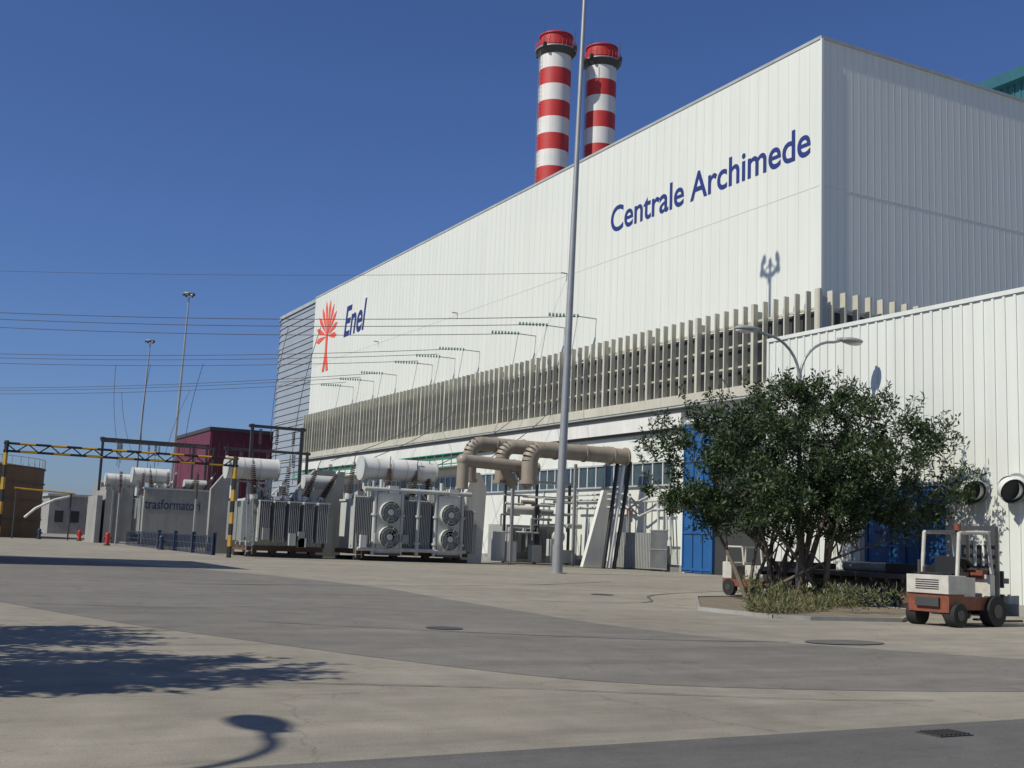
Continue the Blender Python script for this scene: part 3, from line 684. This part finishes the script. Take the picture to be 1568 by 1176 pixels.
# ------------------------------------------------------------------ forklift
def forklift():
    P=empty('forklift')
    b=B()
    b.box(-1.05,-.45,-.52,.52,.32,.74,'orange'); b.box(-1.09,-.40,-.54,.54,.74,1.16,'beige'); b.box(-.45,.75,-.5,.5,.38,.68,'orange'); b.box(-.4,.1,-.45,.45,.68,1.12,'beige'); b.box(-1.12,-1.05,-.3,.3,.45,.66,'steeld')
    for i in range(5): b.box(-1.105,-1.09,-.3,.3,.84+i*.05,.86+i*.05,'black')
    b.box(.62,.82,-.5,.5,.35,1.2,'beige'); b.box(-.95,-.6,-.3,.3,1.16,1.22,'black')
    b.cyl((-.8,.4,1.14),(-.8,.4,1.5),.04,n=8,k='steeld')
    b.obj('body',P,bevel=.05)
    b=B()
    for x,r in((-.75,.27),(.72,.36)):
        for s in(-1,1):
            b.cyl((x,s*.36,r),(x,s*.62,r),r,n=24,k='rubber'); b.cyl((x,s*.61,r),(x,s*.635,r),r*.45,n=16,k='steeld')
    b.obj('wheels',P)
    b=B()
    for s in(-.45,.45):
        b.tube([(-.62,s,1.1),(-.52,s,2.15),(.62,s,2.18)],.045,'beige',8); b.tube([(.62,s,2.18),(.78,s,1.15)],.045,'beige',8)
    for i in range(6): b.box(-.5+i*.22,-.45+i*.22,-.45,.45,2.16,2.2,'steeld')
    b.cyl((-.5,-.4,2.2),(-.5,-.4,2.35),.08,n=10,k='orange')
    b.obj('overhead_guard',P)
    b=B()
    for s in(-.38,.38): b.box(.95,1.08,s-.06,s+.06,.12,2.35,'steeld'); b.box(1.08,1.16,s-.04,s+.04,.15,2.25,'beige'); b.cyl((.98,s*.5,.3),(.98,s*.5,2.0),.045,n=8,k='steeld')
    for z in(.5,1.3,2.26): b.box(.96,1.07,-.34,.34,z,z+.1,'steeld')
    b.cyl((1.0,0,.3),(1.0,0,1.9),.06,n=8,k='black'); b.box(1.16,1.22,-.5,.5,.25,.75,'steeld'); b.box(1.16,1.2,-.5,.5,.9,1.3,'steeld')
    for s in(-.28,.28): b.box(1.22,2.25,s-.06,s+.06,.08,.13,'steeld')
    b.obj('mast_and_forks',P)
    b=B(); b.box(-.35,.15,-.25,.25,1.12,1.24,'black'); b.box(-.42,-.32,-.25,.25,1.2,1.6,'black'); b.tube([(.55,0,1.1),(.38,0,1.45)],.03,'black',6); b.cyl((.36,0,1.44),(.39,0,1.47),.17,n=16,k='black'); b.box(.55,.72,-.35,.35,1.1,1.3,'orange')
    for s in (.1,.18,.26): b.cyl((.5,s,1.2),(.45,s,1.5),.015,n=5,k='black')
    b.obj('seat_and_controls',P)
    return P
f_=forklift(); f_.location=(24.05,20.9,0); f_.rotation_euler=(0,0,math.radians(8)); f_.scale=(1.1,1.1,1.08)
P=empty('flatbed_trailer'); b=B()
b.box(-4.2,4.2,-1.1,1.1,.98,1.14,'steeld')
for s in(-.5,.5): b.box(-4.1,4.1,s-.08,s+.08,.68,.98,'steeld')
for i in range(14): b.box(-4.2+i*.62,-4.12+i*.62,-1.14,1.14,.86,1.0,'rust')
for x in (-3.0,2.1,3.2): b.cyl((x,-.9,.42),(x,.9,.42),.07,n=8,k='steeld')
b.box(-4.6,-4.2,-.1,.1,.6,.75,'steeld'); b.obj('bed',P)
b=B()
for x in(-3.0,2.1,3.2):
    for s in(-1,1): b.cyl((x,s*.68,.44),(x,s*1.05,.44),.44,n=24,k='rubber'); b.cyl((x,s*1.04,.44),(x,s*1.07,.44),.2,n=14,k='rust')
b.obj('wheels',P)
b=B(); b.box(-3.8,-2.2,-.8,.6,1.14,1.35,'rust'); b.box(1.0,2.6,-.7,.7,1.14,1.45,'black'); b.cyl((-1,-.3,1.3),(.8,-.3,1.3),.16,n=12,k='grey'); b.obj('load',P,bevel=.03)
P.location=(28.9,28.4,0); P.rotation_euler=(0,0,math.radians(-86))
P=empty('tow_tractor'); b=B()
b.box(-1.1,1.1,-.6,.6,.35,.65,'orange'); b.box(-1.05,-.1,-.55,.55,.65,1.2,'beige'); b.box(.6,1.1,-.6,.6,.65,1.3,'beige'); b.box(1.1,1.16,-.4,.4,.42,.63,'steeld'); b.obj('body',P,bevel=.06)
b=B()
for x in(-.7,.7):
    for s in(-1,1): b.cyl((x,s*.45,.32),(x,s*.66,.32),.32,n=20,k='rubber'); b.cyl((x,s*.65,.32),(x,s*.68,.32),.13,n=12,k='steeld')
for s in (-.5,.5): b.tube([(.0,s,1.2),(.1,s,1.9),(.9,s,1.9),(.95,s,1.3)],.04,'beige',6)
b.box(.1,.9,-.5,.5,1.88,1.94,'beige'); b.box(.15,.55,-.3,.3,.75,1.15,'black')
b.obj('wheels_and_frame',P); P.location=(28.6,34.2,0); P.rotation_euler=(0,0,math.radians(95)); P.scale=(.95,.95,.95)
# ------------------------------------------------------------------ light, sky, camera
w_=bpy.data.worlds.new("World"); sc.world=w_; w_.use_nodes=True; N=w_.node_tree.nodes;L=w_.node_tree.links
sky=N.new('ShaderNodeTexSky'); sky.sky_type='NISHITA'; sky.sun_disc=False; sky.sun_elevation=math.radians(45); sky.sun_rotation=math.radians(267)
sky.air_density=1.0; sky.dust_density=.55; sky.ozone_density=4.5
vm=N.new('ShaderNodeVectorMath'); vm.operation='MULTIPLY'; vm.inputs[1].default_value=(.66,.79,1.14); L.new(sky.outputs[0],vm.inputs[0])
bg=N['Background']; bg.inputs['Strength'].default_value=.078; L.new(vm.outputs[0],bg.inputs['Color'])
su=bpy.data.lights.new('sun','SUN'); su.energy=4.4; su.angle=math.radians(.5); su.color=(1,.95,.84)
so=bpy.data.objects.new('sun',su); sc.collection.objects.link(so); D=Vector((.706,.045,-.707)); so.rotation_euler=D.to_track_quat('-Z','Y').to_euler(); so.location=(-50,0,60)
yaw,pitch,roll=[math.radians(a) for a in (27.882,7.803,-2.263)]
fw_=Vector((math.sin(yaw)*math.cos(pitch),math.cos(yaw)*math.cos(pitch),math.sin(pitch)))
r0=Vector((math.cos(yaw),-math.sin(yaw),0)); u0=r0.cross(fw_)
r_=r0*math.cos(roll)-u0*math.sin(roll); u_=r0*math.sin(roll)+u0*math.cos(roll)
ca=bpy.data.cameras.new('camera'); ca.sensor_width=36; ca.lens=1764.8*36/1568; ca.clip_start=.1; ca.clip_end=6000
co=bpy.data.objects.new('camera',ca); sc.collection.objects.link(co)
mm=Matrix((r_,u_,-fw_)).transposed().to_4x4(); mm.translation=Vector((0,0,1.65)); co.matrix_world=mm
sc.camera=co
sc.view_settings.view_transform='Standard'; sc.view_settings.look='None'; sc.view_settings.exposure=0
